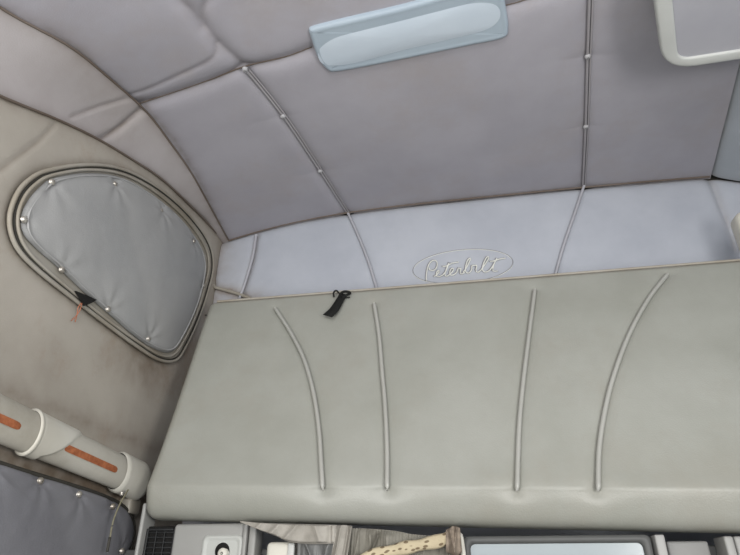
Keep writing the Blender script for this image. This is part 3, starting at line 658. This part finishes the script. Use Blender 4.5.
drape('crumpled_cloth', [(240, 521), (265, 523), (300, 524), (338, 525)], [(240, 522), (262, 531), (276, 536), (290, 542), (315, 544), (338, 543)], 1.470, 'crumpled brown grey cloth sagging from under the bunk in front of pale bin', M['cloth'],
      [(.25, .2, .03, .008), (.45, .35, .05, .012), (.62, .5, .04, .010), (.78, .86, .04, .009), (.93, .93, .02, -.01)], 31)
drape('hanging_flap', [(337, 525), (345, 525), (352, 526)], [(326, 590), (334, 592), (342, 594)], 1.465, 'narrow grey cloth flap hanging down beside the crumpled brown cloth', M['cloth'],
      [(.3, .3, .12, .006), (.8, .8, .1, -.006)], 33, nx_=40, nz=60)
drape('grey_garment', [(298, 538), (318, 540), (338, 540)], [(298, 600), (318, 600), (334, 600)], 1.490, 'grey cloth bundle with a white crease under the crumpled brown cloth', M['cloth2'],
      [(.2, .9, .05, .014), (.6, .9, .04, -.01), (.85, .5, .05, .012)], 35)
drape('dark_bag', [(350, 528), (375, 529), (396, 531), (412, 534), (435, 536), (452, 536)], [(346, 600), (370, 600), (400, 600), (430, 600), (452, 600)], 1.490, 'slate grey soft bag stuffed beneath the bunk behind the patterned strip', M['cloth3'],
      [(.12, .02, .03, .012), (.30, .10, .02, -.02), (.38, .45, .07, .020), (.55, .7, .05, -.01), (.8, .6, .06, .012), (.2, .35, .04, .01)], 37, depth=.02, nx_=160, nz=60)
# patterned woven strip
cl = np.array([onY(q, 1.450) for q in smooth_line([(340, 570), (372, 556), (400, 549), (425, 544), (445, 539), (456, 531)], 8)]); cl = resample(cl, .004); n = len(cl)
T = np.gradient(cl, axis=0); T /= np.linalg.norm(T, axis=1)[:, None]; Wd = np.cross(T, (0, 1, 0)); hwid = .0155
V = []; uv = []
for i in range(n):
    for j, s in enumerate(np.linspace(-1, 1, 7)):
        V.append(cl[i]+Wd[i]*s*hwid*(.9+.1*sin(i*.35))-np.array([0, .006*(1-s*s)+.002*sin(i*.5), 0])); uv.append((i/n, j/6))
strip = mesh('woven_strip', V, gridfaces(n, 7), M['webbing'], uv=uv)
md = strip.modifiers.new('thick', 'SOLIDIFY'); md.thickness = .003
tag(strip, 'beige woven strip with brown pattern crossing the slate grey bag', 'strap')
drape('brown_rag', [(446, 530), (454, 526), (460, 528)], [(446, 552), (456, 556), (462, 552)], 1.445, 'small brown rag bunched at the upper end of patterned strip', M['orange'] if False else material('tan_rag', (140, 128, 114), (98, 88, 78), rough=.9, bump=.5, blotch=60), [(.3, .6, .1, .008), (.8, .5, .1, .008)], 41, nx_=40, nz=30)
mb = MB(); p0, p1 = onY((459, 536), 1.475), onY((464, 560), 1.475); mb.add(*tube(resample(smooth_line([p0, p0+np.array([.004, -.006, .0]), p1, p1-np.array([0, 0, .07])], 5), .005), .006, 10)); o = mb.build('white_handle', M['white']); tag(o, 'slim white upright handle between brown rag and dark framed pane', 'handle')
# dark framed pale pane, a post and a locker door
wx0, wx1 = onY((463, 545), 1.505)[0], onY((652, 545), 1.505)[0]; ztp = .083
w3 = MB()
def rrect(x0, x1, z1, z0, r, y, n=7):
    out = []
    for (cx_, cz_, a) in [(x1-r, z1-r, 0), (x0+r, z1-r, pi/2), (x0+r, z0+r, pi), (x1-r, z0+r, 1.5*pi)]:
        for t in np.linspace(0, pi/2, n): out.append((cx_+r*cos(a+t), y, cz_+r*sin(a+t)))
    return np.array(out)
zb0 = -.029
R_ = [rrect(wx0, wx1, ztp, zb0, .012, FY+.02), rrect(wx0, wx1, ztp, zb0, .012, 1.507), rrect(wx0+.003, wx1-.003, ztp-.002, zb0+.003, .012, 1.502), rrect(wx0+.014, wx1-.016, ztp-.014, zb0+.012, .012, 1.501), rrect(wx0+.017, wx1-.019, ztp-.017, zb0+.015, .012, 1.511)]
w3.add(np.concatenate(R_), gridfaces(5, 28, False, True)); window3 = tag(w3.build('window_3', M['seal']), kind='structure')
pr = rrect(wx0+.016, wx1-.018, ztp-.016, zb0+.014, .012, 1.512); mb = MB(); mb.add(pr, [tuple(range(28))]); mb.build('pane', material('pale_blue_pane', (138, 148, 152), (133, 143, 147), rough=.2, bump=.01), window3, smooth=False)
mb = MB(); a = onY((654, 545), 1.515)[0]; b = onY((664, 545), 1.515)[0]; mb.add(*rbox((a, 1.495, -.031), (b, 1.575, .082), .004)); tag(mb.build('trim_8', M['fascia']), kind='structure')
c, d_ = onY((667, 545), 1.535)[0], onY((709, 545), 1.535)[0]
ld = empty('locker_door', ((c+d_)/2, 1.6, -.03)); tag(ld, 'plain mid grey locker door recessed between two pale posts', 'door')
mb = MB(); mb.add(*rbox((c, 1.535, -.029), (d_, 1.560, .070), .006)); mb.build('door_panel', M['fascia_d'], ld)
mb = MB(); mb.add(*rbox(((c+d_)/2-.02, 1.527, -.02), ((c+d_)/2+.02, 1.537, -.008), .003)); mb.build('pull', M['seal'], ld)
c2, d2 = onY((724, 545), 1.515)[0], 1.15
mb = MB(); mb.add(*rbox((c2, 1.505, -.031), (c2+.02, 1.575, .078), .005)); mb.add(*rbox((c2+.023, 1.510, -.031), (d2, 1.575, .078), .006)); tag(mb.build('trim_9', M['fascia']), kind='structure')

# ------------------------------------------------------------------ light
def area(name, loc, target, sx, sy, power, col):
    l = bpy.data.lights.new(name, 'AREA'); l.shape = 'RECTANGLE'; l.size = sx; l.size_y = sy; l.energy = power; l.color = col
    o = bpy.data.objects.new(name, l); COL.objects.link(o); o.location = np.array(loc)+OFF
    from mathutils import Vector
    o.rotation_euler = Vector(np.array(target)-np.array(loc)).to_track_quat('-Z', 'Y').to_euler()
area('windshield_light', (.15, -1.5, .5), (.0, 1.6, .55), 1.9, .9, 37, (1.0, .98, .94))
area('ceiling_fill', (-.7, -.35, -.2), (.2, 1.3, 1.3), .6, .5, 13, (1.0, .98, .93))  # fill added low on the left to brighten the ceiling
area('left_wall_fill', (1.0, -.2, .1), (-.9, 1.4, .75), .6, .5, 20, (1.0, .97, .93))  # fill added on the right to brighten the left wall
w = bpy.data.worlds.new('overcast_daylight'); bpy.context.scene.world = w; w.use_nodes = True
w.node_tree.nodes['Background'].inputs['Color'].default_value = (.90, .93, 1.0, 1); w.node_tree.nodes['Background'].inputs['Strength'].default_value = 1.3

# ------------------------------------------------------------------ camera
from mathutils import Matrix
cam = bpy.data.cameras.new('camera'); co_ = bpy.data.objects.new('camera', cam); COL.objects.link(co_)
cam.sensor_width = 36; cam.lens = FPX/740*36; cam.clip_start = .02
mt = Matrix(((Rv[0], Uv[0], -Fv[0], 0), (Rv[1], Uv[1], -Fv[1], 0), (Rv[2], Uv[2], -Fv[2], EYE), (0, 0, 0, 1)))
co_.matrix_world = mt
sc = bpy.context.scene; sc.camera = co_
sc.view_settings.view_transform = 'Standard'; sc.view_settings.look = 'None'; sc.view_settings.exposure = 0
